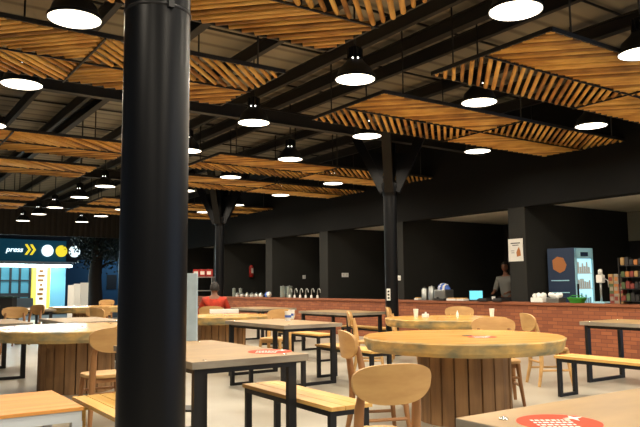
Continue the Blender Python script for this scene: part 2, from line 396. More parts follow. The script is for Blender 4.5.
coln = {-1.7: 'the lengthwise row left of the camera', 1.59: 'the leftmost lengthwise row', 4.98: 'the second lengthwise row from left', 7.12: 'the third lengthwise row from left', 9.75: 'the row nearest the counter'}
for x, ys in LX.items():
    for k, y in enumerate(ys):
        xx = x + (.02*min(k, 6) if x == 4.98 else 0)
        if y < 3:  # lamp rows carried on out of view, added to light camera-facing sides
            place(lp, used, (xx*.9725, y*.9725, 3.78), 0, 'added unseen pendant lamp behind the camera, %s back in %s' % (rown[round((1.4-y)/2.5)], coln[x])); continue
        place(lp, used, (xx*.9725, y*.9725, 3.78), 0, 'glowing round pendant lamp, %s from the camera in %s' % (rown[k], coln[x]))

# ================================================================== FURNITURE
def rect_table(L, Wd, H, name='dining_table', group='steel framed rectangular tables'):
    """long axis along Y, near-left corner at the origin"""
    t = thing(name, (0, 0, 0), 0, 'x', 'table', group)
    b = B(); box(b, 0, Wd, 0, L, H-.05, H, .004)
    for f in b.faces: f.material_index = 1 if abs(f.normal.z) < .5 else 0
    b.normal_update()
    for f in b.faces: f.material_index = 1 if abs(f.normal.z) < .5 else 0
    obj('tabletop', b, [M['tabletop'], M['top_edge']], t)
    for y in (.07, L-.07):
        for x in (.07, Wd-.11):
            b = B(); box(b, x-.033, x+.033, y-.022, y+.022, .04, H-.09); obj('leg', b, M['black'], t)
            b = B(); lathe(b, [(.014, H-.0005), (.014, H+.002), (.008, H+.004)], 10, Matrix.Translation((x+(.05 if x < Wd/2 else -.05), y, 0))); obj('bolt', b, M['chrome'], t)
        b = B(); box(b, .037, Wd-.077, y-.022, y+.022, 0, .04); obj('floor_rail', b, M['black'], t)
        b = B(); box(b, .037, Wd-.077, y-.022, y+.022, H-.09, H-.05); obj('top_rail', b, M['black'], t)
    for x in (.07, Wd-.07):
        b = B(); box(b, x-.02, x+.02, .093, L-.093, H-.09, H-.05); obj('side_rail', b, M['black'], t)
    return t
def bench(L, Wd=.35, H=.47):
    t = thing('bench', (0, 0, 0), 0, 'x', 'bench', 'steel framed wooden benches')
    b = B(); n = 3; g = .004; pw = (Wd-g*(n-1))/n
    for i in range(n): box(b, i*(pw+g), i*(pw+g)+pw, 0, L, H-.03, H, .003)
    obj('seat', b, M['seat_plank'], t)
    for y in (.05, L-.05):
        for x in (.035, Wd-.035):
            b = B(); box(b, x-.025, x+.025, y-.02, y+.02, .035, H-.07); obj('leg', b, M['black'], t)
        b = B(); box(b, .01, Wd-.01, y-.02, y+.02, 0, .035); obj('floor_rail', b, M['black'], t)
    b = B(); box(b, .01, Wd-.01, .03, L-.03, H-.07, H-.031); obj('seat_frame', b, M['black'], t)
    return t
TP = rect_table(1.68, .93, .80); BP = bench(1.40)
def tab(x, y, label, rz=0): return place(TP, used, (x, y, 0), rz, label)
def ben(x, y, label, rz=0): return place(BP, used, (x, y, 0), rz, label)
# foreground left of centre
r1 = tab(1.88, 4.27, 'brown rectangular table right behind the foreground column, red sticker on it')
ben(2.74, 3.88, 'wooden bench in front of centre, tucked beside the nearest stickered table', R(-2))
tab(4.56, 7.5, 'rectangular table holding the white and blue mugs, in the middle')
ben(5.43, 6.80, 'bench right of the mug table, half hidden by the oval backed chair', rz=R(-3))
ben(4.15, 6.85, 'bench on the left side of the mug table, mostly behind the stickered table')
tab(7.50, 10.08, 'rectangular table against the view of the far counter, left of the middle column')
ben(8.50, 10.3, 'short looking bench between the far rectangular table and the middle column')
ben(6.62, 9.75, 'bench on the left side of the far rectangular table left of the middle column')
tab(7.50, 13.3, 'distant rectangular table right of the person in red')
ben(8.55, 13.6, 'distant bench beside the table right of the person in red')
tab(8.05, 3.93, 'rectangular table at the right edge in front of the brick counter')
ben(6.79, 3.70, 'wooden bench at the right edge, on the camera side of the right table')
ben(9.10, 3.75, 'wooden bench on the brick counter side of the right edge table')
tab(1.25, 10.65, 'rectangular table at the far left edge behind the left round table')
tab(2.55, 10.35, 'greyish rectangular table between the left round table and the foreground column')
ben(.85, 9.6, 'bench at the left edge, black loop legs showing under the left round table')
ben(3.62, 11.0, 'bench right of the greyish table beyond the left round table')
tab(3.1, 17.2, 'small looking rectangular table far left, near the lit shop front')
tab(2.7, 22.5, 'distant rectangular table at the far left beside the dark bin')
ben(4.15, 15.6, 'far bench left of the foreground column beyond the distant round table')

# near corner table (only its corner is in frame)
t = thing('dining_table', (1.90, .55, 0), 0, 'brown laminate table corner at the bottom right edge with a big orange red sticker', 'table')
b = B(); box(b, 0, 1.45, 0, 1.33, .755, .80, .004); b.normal_update()
for f in b.faces: f.material_index = 1 if abs(f.normal.z) < .5 else 0
obj('tabletop', b, [M['tabletop'], M['top_edge']], t)
for x in (.07, 1.38):
    for y in (.07, 1.26):
        b = B(); box(b, x-.033, x+.033, y-.022, y+.022, 0, .755); obj('leg', b, M['black'], t)
for x, y in ((.12, 1.20), (1.03, 1.17)):
    b = B(); lathe(b, [(.018, .80), (.018, .803), (.012, .809), (.0, .811)], 14, Matrix.Translation((x, y, 0))); obj('bolt', b, M['chrome'], t)
def sticker(c, rx, ry, rz, label, z):
    t = thing('sticker', (c[0], c[1], z), rz, label, 'sticker')
    b = B(); prism(b, [(rx*math.cos(2*PI*i/48), ry*math.sin(2*PI*i/48)) for i in range(48)], 0, .0012); obj('backing', b, M['red'], t)
    b = B(); random.seed(3)
    for k in range(4):
        y = ry*(.18-k*.27); x = -rx*.62
        while x < rx*.30:
            l = rx*random.uniform(.05, .14); box(b, x, x+l, y, y+ry*.13, .0012, .0016); x += l+rx*.04
    obj('lettering', b, M['white'], t)
    b = B(); prism(b, [(.25*rx, .45*ry), (.45*rx, .55*ry), (.5*rx, .8*ry), (.58*rx, .58*ry), (.8*rx, .62*ry), (.6*rx, .42*ry), (.56*rx, .15*ry), (.48*rx, .38*ry)], .0012, .0016); obj('emblem', b, M['white'], t)
sc_ = on_z(559, 422.5, .80)
sticker((sc_.x, sc_.y), .15, .15, -yaw, 'big round orange red sticker with white lettering on the nearest table corner', .8001)
sc_ = on_z(270, 351.5, .80)
sticker((sc_.x, sc_.y), .17, .17, -yaw, 'faded red round sticker on the table behind the foreground column', .8001)

# low white framed table and slatted bench at the lower left
t = thing('low_table', (.19, 4.96, 0), 0, 'low table at the bottom left corner with orange board top and white frame', 'table')
b = B()
for i in range(8): box(b, 0, 1.18, i*.1185, i*.1185+.1165, .445, .47, .002)
obj('board_top', b, M['orange_wood'], t)
b = B(); box(b, .01, 1.17, .01, .05, .37, .445); box(b, .01, 1.17, .9, .94, .37, .445); box(b, .01, .05, .05, .9, .37, .445); box(b, 1.13, 1.17, .05, .9, .37, .445); obj('apron', b, M['white_paint'], t)
for x in (.04, 1.14):
    for y in (.045, .905):
        b = B(); box(b, x-.035, x+.035, y-.035, y+.035, 0, .37); obj('leg', b, M['white_paint'], t)
t = thing('slatted_bench', (1.42, 4.28, 0), 0, 'yellow pine slatted bench beside the low white framed table, running behind the foreground column', 'bench')
for i in range(4):
    b = B(); box(b, i*.105, i*.105+.098, 0, 1.19, .44, .47, .003); obj('slat', b, M['yellow_wood'], t)
for y in (.1, 1.09):
    b = B(); box(b, .0, .41, y-.03, y+.03, .38, .44); obj('cross_rail', b, M['yellow_wood'], t)
    for x in (.04, .37):
        b = B(); box(b, x-.03, x+.03, y-.03, y+.03, 0, .38); obj('leg', b, M['yellow_wood'], t)

# ------------------------------------------------------------------ round slab tables on stave drums
def round_table(px, dep, r, rb, label, hole=False, th=.115, H=.80, seed=1):
    x, y = spot(px, dep); random.seed(seed)
    t = thing('round_table', (x, y, 0), random.uniform(0, 6), label, 'table', 'round live edge tables')
    n = 96; ph = [random.uniform(0, 6.28) for _ in range(6)]
    def wob(a, z): return 1 + .006*math.sin(3*a+ph[0]) + .005*math.sin(7*a+ph[1]) + .004*math.sin(17*a+ph[2]+z*20) + .003*math.sin(29*a+ph[3]-z*35)
    b = B(); rings = []
    for zz, rr in ((H-th, .93), (H-th+.004, .965), (H-th*.7, .985), (H-th*.35, .992), (H-.012, 1.0), (H, .99)):
        rings.append([b.verts.new((r*rr*wob(2*PI*i/n, zz)*math.cos(2*PI*i/n), r*rr*wob(2*PI*i/n, zz)*math.sin(2*PI*i/n), zz)) for i in range(n)])
    for a, c in zip(rings, rings[1:]):
        for i in range(n): b.faces.new((a[i], a[(i+1) % n], c[(i+1) % n], c[i])).material_index = 1
    b.faces.new(rings[0][::-1]).material_index = 1; b.faces.new(rings[-1]).material_index = 0
    obj('slab_top', b, [M['slab'], M['slab_edge']], t)
    k = 22
    for i in range(k):
        a = 2*PI*i/k; w2 = PI*rb/k*.93
        b = B(); box(b, -.018, .018, -w2, w2, .0, H-th, .004, Matrix.Rotation(a, 4, 'Z') @ Matrix.Translation((rb+random.uniform(-.008, .004), 0, 0))); obj('stave', b, M['stave'], t)
    b = B(); lathe(b, [(rb-.03, .0), (rb-.03, H-th)], 32); obj('inner_drum', b, M['gap'], t)
    if hole:
        b = B(); lathe(b, [(.055, H+.0005), (.055, H+.002)], 20, Matrix.Rotation(-t.rotation_euler.z, 4, 'Z') @ Matrix.Translation((0.05, -.02, 0))); obj('hub_hole', b, M['gap'], t)
    return t
round_table(459.5, 6.76, .975, .43, 'large round live edge table on a stave drum, nearest and right of centre', True, .125, seed=11)
round_table(443.5, 10.5, .925, .40, 'round thick table right behind the nearest round table, white cups on it', th=.12, seed=2)
round_table(80, 8.9, 1.08, .45, 'large round table at the left with shiny top and brown stave drum', th=.14, seed=3)
round_table(222, 12.05, .84, .40, 'round table in front of the person in red', th=.13, seed=4)
round_table(90, 18.6, 1.02, .40, 'distant round table at the left, in front of the dark tree', th=.15, seed=5)
sc_ = on_z(482, 337, .80)
sticker((sc_.x, sc_.y), .14, .14, -yaw, 'small worn red sticker on the nearest round table top', .8005)

# ------------------------------------------------------------------ oval backed chairs
def chair_proto(dark):
    """faces +Y, back at -Y; origin on the floor under the seat centre"""
    lm = M['chair_dark'] if dark else M['chair']
    t = thing('oval_back_chair', (0, 0, 0), 0, 'x', 'chair', 'oval backed wooden chairs')
    b = B(); pts = []
    for i in range(32):
        a = 2*PI*i/32; c, s = math.cos(a), math.sin(a)
        pts.append((.215*math.copysign(abs(c)**.55, c)*(1-.08*(s < 0)*abs(s)), .205*math.copysign(abs(s)**.55, s)))
    prism(b, pts, .445, .475, bev=.006); obj('seat', b, M['chair'], t, True)
    b = B(); rows_ = []; nu, nv = 20, 8
    for layer in (0, 1):                                  # curved oval slab with flat top and full lower edge
        ring = []
        for i in range(40):
            a = 2*PI*i/40; c, s = math.cos(a), math.sin(a)
            x = .25*math.copysign(abs(c)**.75, c); z = (.095 if s > 0 else .14)*math.copysign(abs(s)**.8, s)
            x *= (1 + .03*s)
            y = -.262 - .05*(1-(x/.25)**2) - layer*.024 - .12*z
            ring.append((x, y, .83+z))
        rows_.append(ring)
    v0 = [b.verts.new(p) for p in rows_[0]]; v1 = [b.verts.new(p) for p in rows_[1]]
    c0 = b.verts.new((0, -.312, .83)); c1 = b.verts.new((0, -.336, .83))
    mids = []
    for vs, c, dy in ((v0, c0, 0), (v1, c1, -.024)):
        mr = []
        for v in vs:
            x = v.co.x*.55; z = (v.co.z-.83)*.55
            mr.append(b.verts.new((x, -.262-.05*(1-(x/.25)**2)+dy-.12*z, .83+z)))
        mids.append(mr)
    for i in range(40):
        j = (i+1) % 40
        b.faces.new((v0[j], v0[i], mids[0][i], mids[0][j])); b.faces.new((mids[0][j], mids[0][i], c0))
        b.faces.new((v1[i], v1[j], mids[1][j], mids[1][i])); b.faces.new((mids[1][i], mids[1][j], c1))
        b.faces.new((v0[i], v0[j], v1[j], v1[i]))
    obj('backrest', b, M['chair'], t, True)
    for s in (-1, 1):
        b = B(); tube(b, [(s*.215, -.245, 0), (s*.19, -.195, .25), (s*.185, -.19, .46), (s*.183, -.215, .66), (s*.17, -.243, .80)], [.019, .026, .03, .029, .02], 12)
        obj('rear_leg', b, lm, t, True)
        b = B(); tube(b, [(s*.21, .205, 0), (s*.18, .175, .25), (s*.165, .16, .445)], [.017, .022, .026], 12); obj('front_leg', b, lm, t, True)
        b = B(); tube(b, [(s*.20, -.21, .2), (s*.19, .18, .2)], .014, 8); obj('stretcher', b, lm, t, True)
    b = B(); tube(b, [(-.188, .18, .3), (.188, .18, .3)], .014, 8); obj('stretcher', b, lm, t, True)
    b = B(); tube(b, [(-.19, -.197, .3), (.19, -.197, .3)], .014, 8); obj('stretcher', b, lm, t, True)
    b = B(); box(b, -.165, .165, -.175, -.15, .40, .445); obj('seat_rail', b, lm, t)
    b = B(); box(b, -.155, .155, .145, .165, .40, .445); obj('seat_rail', b, lm, t)
    return t
CD = chair_proto(True); CL = chair_proto(False)
def chair(px, dep, face, label, proto=CL, sc=1):
    """face = heading of the sitter in degrees, 0 = away from camera along the view, + = turned left"""
    x, y = spot(px, dep)
    return place(proto, used, (x, y, 0), -yaw + R(face), label, sc)
chair(371.5, 4.05, 18, 'oval backed wooden chair in the centre foreground seen from behind', CD, .945)
chair(377, 5.9, -77, 'oval backed chair seen edge on, left of the nearest round table', CD)
chair(108, 6.75, 36, 'wooden chair drawn up to the left round table, beside the foreground column', CD)
chair(545, 9.0, -86, 'pale chair standing alone before the brick counter, right of the nearest round table')
chair(495, 7.62, 177, 'chair behind the nearest round table with its oval back just above the top', CD)
chair(459, 11.7, 175, 'chair behind the cup carrying round table, oval back against the brick')
chair(274, 11.1, 160, 'orange toned chair right of the round table by the person in red')
chair(368, 10.3, -95, 'pale chair seen edge on at the left of the cup carrying table')
chair(404, 11.9, -100, 'pale chair half hidden behind the left rim of the cup carrying table')
chair(29, 15.6, 150, 'orange wooden chair at the far left before the lit shop', CD)
chair(99, 14.4, 20, 'brown chair under the distant round table, left of the foreground column', CD)
chair(111, 13.3, -40, 'chair nearest the foreground column beyond the left round table')
chair(105, 21.6, 180, 'tiny looking far chair behind the distant round table', CD)
chair(16, 13.8, 200, 'low looking chair at the left edge among the rectangular tables', CD)
chair(214, 13.75, 0, 'chair the person in red sits on', CD)

# ------------------------------------------------------------------ cups and small things on tables
def cup(p, r, h, label, m='white', grp='cups on the tables'):
    t = thing('cup', p, random.uniform(0, 6), label, 'cup', grp)
    b = B(); lathe(b, [(r*.72, 0), (r, h), (r*.93, h), (r*.66, .006)], 20, cap=False); lathe(b, [(r*.72, 0), (r*.7, .004)], 20); obj('cup_body', b, M[m], t, True)
    return t
def mug(p, label):
    t = cup(p, .05, .14, label, grp='mugs on the middle table'); t.name = 'mug'
    b = B(); tube(b, [(.04, 0, .115), (.085, 0, .11), (.09, 0, .07), (.07, 0, .035), (.036, 0, .032)], .006, 8); obj('handle', b, M['white'], t, True)
    b = B(); lathe(b, [(.0462, .05), (.0482, .085)], 20, cap=False); obj('blue_band', b, M['blue'], t, True)
def tp(px, py, z=.80): q = on_z(px, py, z); return (q.x, q.y, z+.001)
cup(tp(416, 317), .042, .125, 'white paper cup on the left of the second round table')
cup(tp(492, 316.5), .042, .125, 'white paper cup on the right of the second round table')
mug(tp(288, 321), 'white mug with blue band on the middle table')
mug(tp(291.5, 319), 'second mug just behind the other on the middle table')
t = thing('napkin_box', tp(425.5, 317.5), .5, 'small white napkin box beside the left paper cup', 'box')
b = B(); box(b, -.06, .06, -.04, .04, 0, .055, .006); obj('box_body', b, M['white'], t); b = B(); prism(b, [(-.03, -.01), (.0, .012), (.03, -.004), (.02, -.014)], .055, .085); obj('napkin', b, M['paper'], t)
t = thing('bottle', tp(457.5, 317), 0, 'tiny white sauce bottle in the middle of the second round table', 'bottle')
b = B(); lathe(b, [(.018, 0), (.018, .06), (.007, .075), (.007, .1)], 12); obj('bottle_body', b, M['white'], t, True)
t = thing('tray', tp(224, 313), -yaw+.2, 'white flat tray on the round table in front of the person in red', 'tray')
b = B(); box(b, -.27, .27, -.15, .15, 0, .012, .004); box(b, -.27, .27, -.15, -.138, .01, .07); box(b, -.27, .27, .138, .15, .01, .07); box(b, -.27, -.258, -.138, .138, .01, .07); box(b, .258, .27, -.138, .138, .01, .07); obj('tray_body', b, M['white'], t)

# white standing board behind the foreground column
x, y = spot(188.5, 7.4)
t = thing('standing_board', (x, y, 0), -yaw-.15, 'tall pale blue white freestanding board just right of the foreground column', 'board')
b = B(); box(b, -.13, .105, -.02, .02, .72, 1.45, .01); obj('board_face', b, mat('board_fabric', srgb(178, 196, 206), .8, var=srgb(150, 168, 178), scale=(4, 4, 4)), t)
for s in (-.09, .07):
    b = B(); tube(b, [(s, 0, .02), (s, 0, .72)], .012, 8); obj('leg', b, M['black'], t)
b = B(); box(b, -.13, .1, -.14, .14, 0, .02); obj('foot_plate', b, M['black'], t)

# ================================================================== PEOPLE
def skin_mesh(name, nodes, edges, m, parent, lv=2):
    me = bpy.data.meshes.new(name); me.from_pydata([n[0] for n in nodes], edges, []); me.materials.append(m)
    o = bpy.data.objects.new(name, me); COL.objects.link(o); o.parent = parent
    sk = o.modifiers.new('skin', 'SKIN'); sk.use_smooth_shade = True
    if not me.skin_vertices: me.skin_vertices.new()
    for i, n in enumerate(nodes):
        sv = me.skin_vertices[0].data[i]; r = n[1]
        sv.radius = r if isinstance(r, tuple) else (r, r); sv.use_root = (i == 0)
    ss = o.modifiers.new('sub', 'SUBSURF'); ss.levels = lv; ss.render_levels = lv
    return o
def person(x, y, rz, label, sit, shirt):
    t = thing('person', (x, y, 0), rz, label, 'person')
    if sit: hip, k, an = .54, (.17, .46, .50), (.17, .48, .09)
    else: hip, k, an = .95, (.11, .02, .50), (.12, -.02, .08)
    lean = .10 if sit else .03
    J = [((0, 0, hip), (.15, .11)), ((0, lean*.3, hip+.2), (.14, .10)), ((0, lean*.7, hip+.4), (.17, .11)), ((0, lean, hip+.52), (.1, .08)), ((0, lean+.015, hip+.6), .055), ((0, lean+.03, hip+.68), .065)]
    E_ = [(0, 1), (1, 2), (2, 3), (3, 4), (4, 5)]
    def chain(start, pts):
        p = start
        for q in pts: J.append(q); E_.append((p, len(J)-1)); p = len(J)-1
        return p
    sh = hip+.49; hands = []
    for s in (-1, 1):
        if sit: el, wr = (s*.30, lean+.12, sh-.27), (s*.14, lean+.36, sh-.25)
        else: el, wr = (s*.27, lean+.06, sh-.28), (s*.2, lean+.30, sh-.33)
        chain(3, [((s*.19, lean, sh), .062), (el, .043), (wr, .028)])
        d = (Vector(wr)-Vector(el)).normalized(); pa = Vector(wr)+d*.07; sd = Vector((1, 0, 0))
        w_i = len(J)-1
        J.append((tuple(pa), (.035, .018))); E_.append((w_i, len(J)-1)); pi_ = len(J)-1
        for f in range(4):
            off = sd*(f-1.5)*.02; L_ = (.055, .068, .064, .05)[f]
            chain(pi_, [(tuple(pa+off+d*.025), .009), (tuple(pa+off+d*(.025+L_*.6)+Vector((0, 0, -.008))), .0085), (tuple(pa+off+d*(.02+L_)+Vector((0, 0, -.022))), .008)])
        chain(w_i, [(tuple(Vector(wr)+d*.03-sd*s*.035), .011), (tuple(Vector(wr)+d*.065-sd*s*.05), .009)])
        chain(0, [((s*.10, .02 if sit else 0, hip-.03), .085), ((s*k[0], k[1], k[2]), .06), ((s*an[0], an[1], an[2]), .04), ((s*an[0], an[1]+.14, .035), (.042, .03))])
    skin_mesh('body', J, E_, M['skin'], t)
    hd = -.055 if sit else 0
    # head: shaped ellipsoid with nose, brow, chin and ears
    b = B(); h = bmesh.new(); bmesh.ops.create_uvsphere(h, u_segments=24, v_segments=18, radius=1)
    for v in h.verts:
        c = v.co; z = c.z
        sx = .078*(1 - .22*max(0, -z)); sy = .098*(1-.12*max(0, -z))
        v.co = Vector((c.x*sx, c.y*sy, z*.118))
        if c.y > .85 and -.35 < z < .1: v.co.y += .022*(1-abs(c.x)*4 if abs(c.x) < .25 else 0)
    for f in h.faces: f.smooth = True
    add(b, h, Matrix.Translation((0, lean+.05, hip+hd+.775)))
    for s in (-1, 1):
        e = bmesh.new(); bmesh.ops.create_uvsphere(e, u_segments=10, v_segments=8, radius=1)
        add(b, e, Matrix.Translation((s*.078, lean+.045, hip+hd+.77)) @ Matrix.Diagonal((.012, .022, .034, 1)))
    obj('head', b, M['skin'], t)
    b = B()
    for s in (-1, 1):
        e = bmesh.new(); bmesh.ops.create_uvsphere(e, u_segments=10, v_segments=8, radius=.011); add(b, e, Matrix.Translation((s*.03, lean+.137, hip+hd+.785)))
    obj('eyes', b, M['hair'], t)
    b = B(); box(b, -.025, .025, lean+.128, lean+.14, hip+hd+.712, hip+hd+.72); obj('mouth', b, M['shirt_red'], t)
    b = B(); h = bmesh.new(); bmesh.ops.create_uvsphere(h, u_segments=24, v_segments=18, radius=1)
    bmesh.ops.delete(h, geom=[v for v in h.verts if (v.co.y > .25 and v.co.z < .45) or v.co.z < -.45], context='VERTS')
    for v in h.verts: v.co = Vector((v.co.x*.096, v.co.y*.115, v.co.z*.132))*random.uniform(.98, 1.03)
    add(b, h, Matrix.Translation((0, lean+.042, hip+hd+.785))); o = obj('hair', b, M['hair'], t)
    so = o.modifiers.new('s', 'SOLIDIFY'); so.thickness = .012
    # clothing
    J2 = [((0, 0, hip-.02), (.165, .125)), ((0, lean*.3, hip+.2), (.165, .125)), ((0, lean*.7, hip+.38), (.21, .15)), ((0, lean, hip+.5), (.16, .12)), ((0, lean+.01, hip+.56), (.07, .065))]
    E2 = [(0, 1), (1, 2), (2, 3), (3, 4)]
    for s in (-1, 1):
        el = (s*.30, lean+.12, sh-.27) if sit else (s*.27, lean+.06, sh-.28)
        wr = (s*.17, lean+.32, sh-.25) if sit else (s*.26, lean+.10, sh-.29)
        n0 = len(J2); J2 += [((s*.20, lean, sh), .082), (el, .062), (wr, .042 if sit else .055)]; E2 += [(3, n0), (n0, n0+1), (n0+1, n0+2)]
    skin_mesh('shirt', J2, E2, shirt, t)
    J3 = [((0, 0, hip+.02), (.16, .12))]; E3 = []
    for s in (-1, 1):
        n0 = len(J3); J3 += [((s*.10, .02 if sit else 0, hip-.04), .1), ((s*k[0], k[1], k[2]), .078), ((s*an[0], an[1], an[2]+.03), .055)]; E3 += [(0, n0), (n0, n0+1), (n0+1, n0+2)]
    skin_mesh('trousers', J3, E3, M['trousers'], t)
    return t
x, y = spot(214, 13.75)
person(x, y, -yaw+.05, 'person in red top with dark hair seated, back to us, by the far round table', True, M['shirt_red'])
q = on_x(507, 290, 13.3)
person(q.x, q.y, PI/2+.25, 'person in a grey t-shirt standing behind the counter, partly hidden by the wall pier', False, M['shirt_grey'])

# ================================================================== COUNTER GOODS
CT = .957
def cp(px, X=11.1):
    X = max(10.87, min(11.02, X-.13)); q = on_x(px, 298, X)
    return Vector((X, q.y, CT))
def simple(name, p, prof, m, label, cat, group=None, extra=None, rz=0):
    t = thing(name, p, rz, label, cat, group); b = B(); lathe(b, prof, 18); obj('vessel', b, M[m], t, True)
    if extra: extra(t)
    return t
def lid(r, h, m='dark_item'):
    def f(t):
        b = B(); lathe(b, [(r, h), (r, h+.02), (.012, h+.03), (.012, h+.05)], 16); obj('lid', b, M[m], t, True)
    return f
names_b = ['first', 'second', 'third', 'fourth', 'fifth', 'sixth']
for i, px in enumerate((237.5, 242, 247, 252, 256.5, 261)):
    r_ = .085; q = cp(px, 10.98)
    def ex(t, r_=r_):
        b = B(); lathe(b, [(r_*1.02, .07), (r_*.9, .10), (r_*.4, .13), (.015, .14), (.015, .16)], 16); obj('lid', b, M['steel'], t, True)
    simple('bowl', q, [(r_*.6, 0), (r_*.9, .03), (r_, .07)], 'white', 'pale lidded bowl on the far counter, %s from the left of its row' % names_b[i], 'bowl', 'lidded bowls on the far counter', ex)
for i, px in enumerate((234, 240.5)):
    simple('tall_jar', cp(px, 11.25), [(.06, 0), (.06, .26)], 'glass', 'tall glass jar behind the row of bowls, %s one' % ('left' if i == 0 else 'right'), 'jar', 'jars behind the bowls', lid(.062, .26, 'steel'))
for i, px in enumerate((283, 289.5)):
    simple('drink_dispenser', cp(px, 11.1), [(.085, 0), (.09, .02), (.09, .33)], 'glass', 'tall glass drink dispenser on the far counter, %s of the pair beside the taps' % ('left' if i == 0 else 'right'), 'dispenser', 'tall dispensers on the far counter', lid(.092, .33, 'steel'))
t = thing('plastic_bag', cp(268, 11.0), 0, 'crumpled blue and white plastic bag on the far counter left of the dispensers', 'bag')
for nm, m, off, s in (('bag_front', 'blue', (0, .03, .07), .09), ('bag_back', 'white', (0, -.06, .09), .08)):
    b = B(); e = bmesh.new(); bmesh.ops.create_icosphere(e, subdivisions=3, radius=s)
    for v in e.verts: v.co *= random.uniform(.85, 1.15)
    for v in e.verts: v.co.z = max(v.co.z, -off[2])
    add(b, e, Matrix.Translation(off)); obj(nm, b, M[m], t, True)
for i, px in enumerate((289.6, 294.7, 300.2, 305.7, 311.5, 317.5)):
    q = cp(px, 10.95)
    t = thing('tap', q, 0, 'curved steel tap with white base on the far counter, %s of six from the left' % names_b[i], 'tap', 'row of curved taps on the far counter')
    b = B(); tube(b, [(0, 0, .0), (0, 0, .2), (0, -.03, .26), (0, -.09, .27), (0, -.13, .23), (0, -.14, .16)], .014, 8); obj('spout', b, M['steel'], t, True)
    b = B(); lathe(b, [(.035, 0), (.03, .07), (.02, .09)], 12); obj('base', b, M['white'], t, True)
# booth behind the laptop
simple('thermos', cp(425, 11.05), [(.075, 0), (.075, .24), (.05, .27)], 'steel', 'steel thermos flask at the left of the laptop counter', 'flask', None, lid(.05, .27))
simple('canister', cp(432, 11.05), [(.08, 0), (.08, .27), (.07, .29)], 'steel', 'tall steel canister beside the pot with the blue cloth', 'canister', None, lid(.07, .29, 'steel'))
q = cp(444, 11.05); t = thing('coffee_machine', q, 0, 'grey coffee machine under a blue cloth at the laptop counter', 'machine')
b = B(); box(b, -.14, .14, -.17, .17, .05, .24, .02); obj('housing', b, M['steel'], t); b = B(); box(b, -.16, .12, -.16, .16, 0, .05, .01); obj('drip_tray', b, M['dark_item'], t)
b = B(); lathe(b, [(.025, .02), (.03, .05)], 12, Matrix.Translation((-.15, .05, .03))); obj('spout', b, M['dark_item'], t)
t = thing('cloth', q+Vector((0, 0, .24)), 0, 'blue and white cloth heaped on the coffee machine', 'cloth')
b = B(); e = bmesh.new(); bmesh.ops.create_icosphere(e, subdivisions=4, radius=1)
for v in e.verts:
    v.co = Vector((v.co.x*.12, v.co.y*.15, max(v.co.z, 0)*.14 + .002))*(1+.12*math.sin(v.co.x*17)*math.cos(v.co.y*13))
add(b, e); 
for f in b.faces: f.material_index = 1 if math.sin(f.calc_center_median().y*60) > .3 else 0
obj('fabric', b, [M['blue'], M['white']], t, True)
for i, (px, w2) in enumerate(((453, .13), (462.5, .11), (418.5, .07))):
    q = cp(px, 10.92); t = thing('food_tray', q, 0, ('low white food tray %s' % ('right of the coffee machine', 'next to the laptop', 'left of the thermos')[i]), 'tray', 'food trays at the laptop counter')
    b = B(); box(b, -.08, .08, -w2, w2, 0, .045, .008); obj('tray_body', b, M['white'], t); b = B(); box(b, -.06, .06, -w2*.85, w2*.85, .04, .062, .01); obj('contents', b, M['slab'], t)
q = cp(476, 11.05); t = thing('laptop', q, .72, 'open laptop with a bright cyan screen on the brick counter', 'laptop')
Mx = Matrix.Translation((0, 0, 0)) @ Matrix.Rotation(R(-90), 4, 'Z')
b = B(); box(b, -.14, .14, -.1, .1, 0, .018, .004, Mx); obj('keyboard_base', b, M['dark_item'], t)
Ms = Mx @ Matrix.Translation((0, .1, .018)) @ Matrix.Rotation(R(-12), 4, 'X')
b = B(); box(b, -.145, .145, 0, .012, 0, .21, .003, Ms); obj('lid', b, M['dark_item'], t)
b = B(); box(b, -.135, .135, -.002, 0, .01, .20, 0, Ms); obj('screen', b, M['screen'], t)
q = cp(493.6, 11.0); cup(q, .04, .10, 'small white cup on the brick counter beside the standing person', grp='counter cup')
for i, px in enumerate((486.3, 501.2)):
    q = cp(px, 11.0); t = thing('equipment_case', q, 0, 'low black case on the counter %s' % ('right of the laptop', 'in front of the standing person'), 'case') if False else thing('equipment_case', q, 0, ('low black case on the counter right of the laptop', 'low black case on the counter in front of the standing person')[i], 'case', 'black cases on the counter')
    b = B(); box(b, -.14, .14, -.13, .13, 0, .05, .01); obj('case_body', b, M['dark_item'], t); b = B(); box(b, -.12, .12, -.11, .11, .05, .065, .005); obj('lid', b, M['black'], t)
# booth with the fridge
for i, px in enumerate((540, 556)):
    q = cp(px, 11.0); t = thing('food_container', q, 0, 'white tub heaped with wrapped food, %s of the pair beside the green basket' % ('left', 'right')[i], 'container', 'white tubs on the right counter')
    b = B(); box(b, -.11, .11, -.14, .14, 0, .09, .012); obj('tub', b, M['steel'] if i else M['white'], t)
    for k in range(7):
        b = B(); e = bmesh.new(); bmesh.ops.create_icosphere(e, subdivisions=2, radius=.05)
        for v in e.verts: v.co *= random.uniform(.85, 1.1)
        add(b, e, Matrix.Translation((random.uniform(-.06, .06), -.1+k*.033, .115+random.uniform(0, .025)))); obj('wrapped_food', b, M['white'], t, True)
q = cp(577, 10.98); t = thing('basket', q, 0, 'bright green plastic basket on the counter under the lit fridge', 'basket')
b = B(); lathe(b, [(.11, 0), (.15, .08), (.155, .08), (.155, .095), (.14, .095), (.1, .01)], 24, Matrix.Diagonal((1, 1.15, 1, 1)), cap=False); lathe(b, [(.11, 0), (.11, .01)], 24); obj('basket_body', b, M['green'], t)
b = B(); tube(b, [(0, -.17, .09), (0, -.1, .13), (0, .1, .13), (0, .17, .09)], .007, 8); obj('handle', b, M['green'], t)
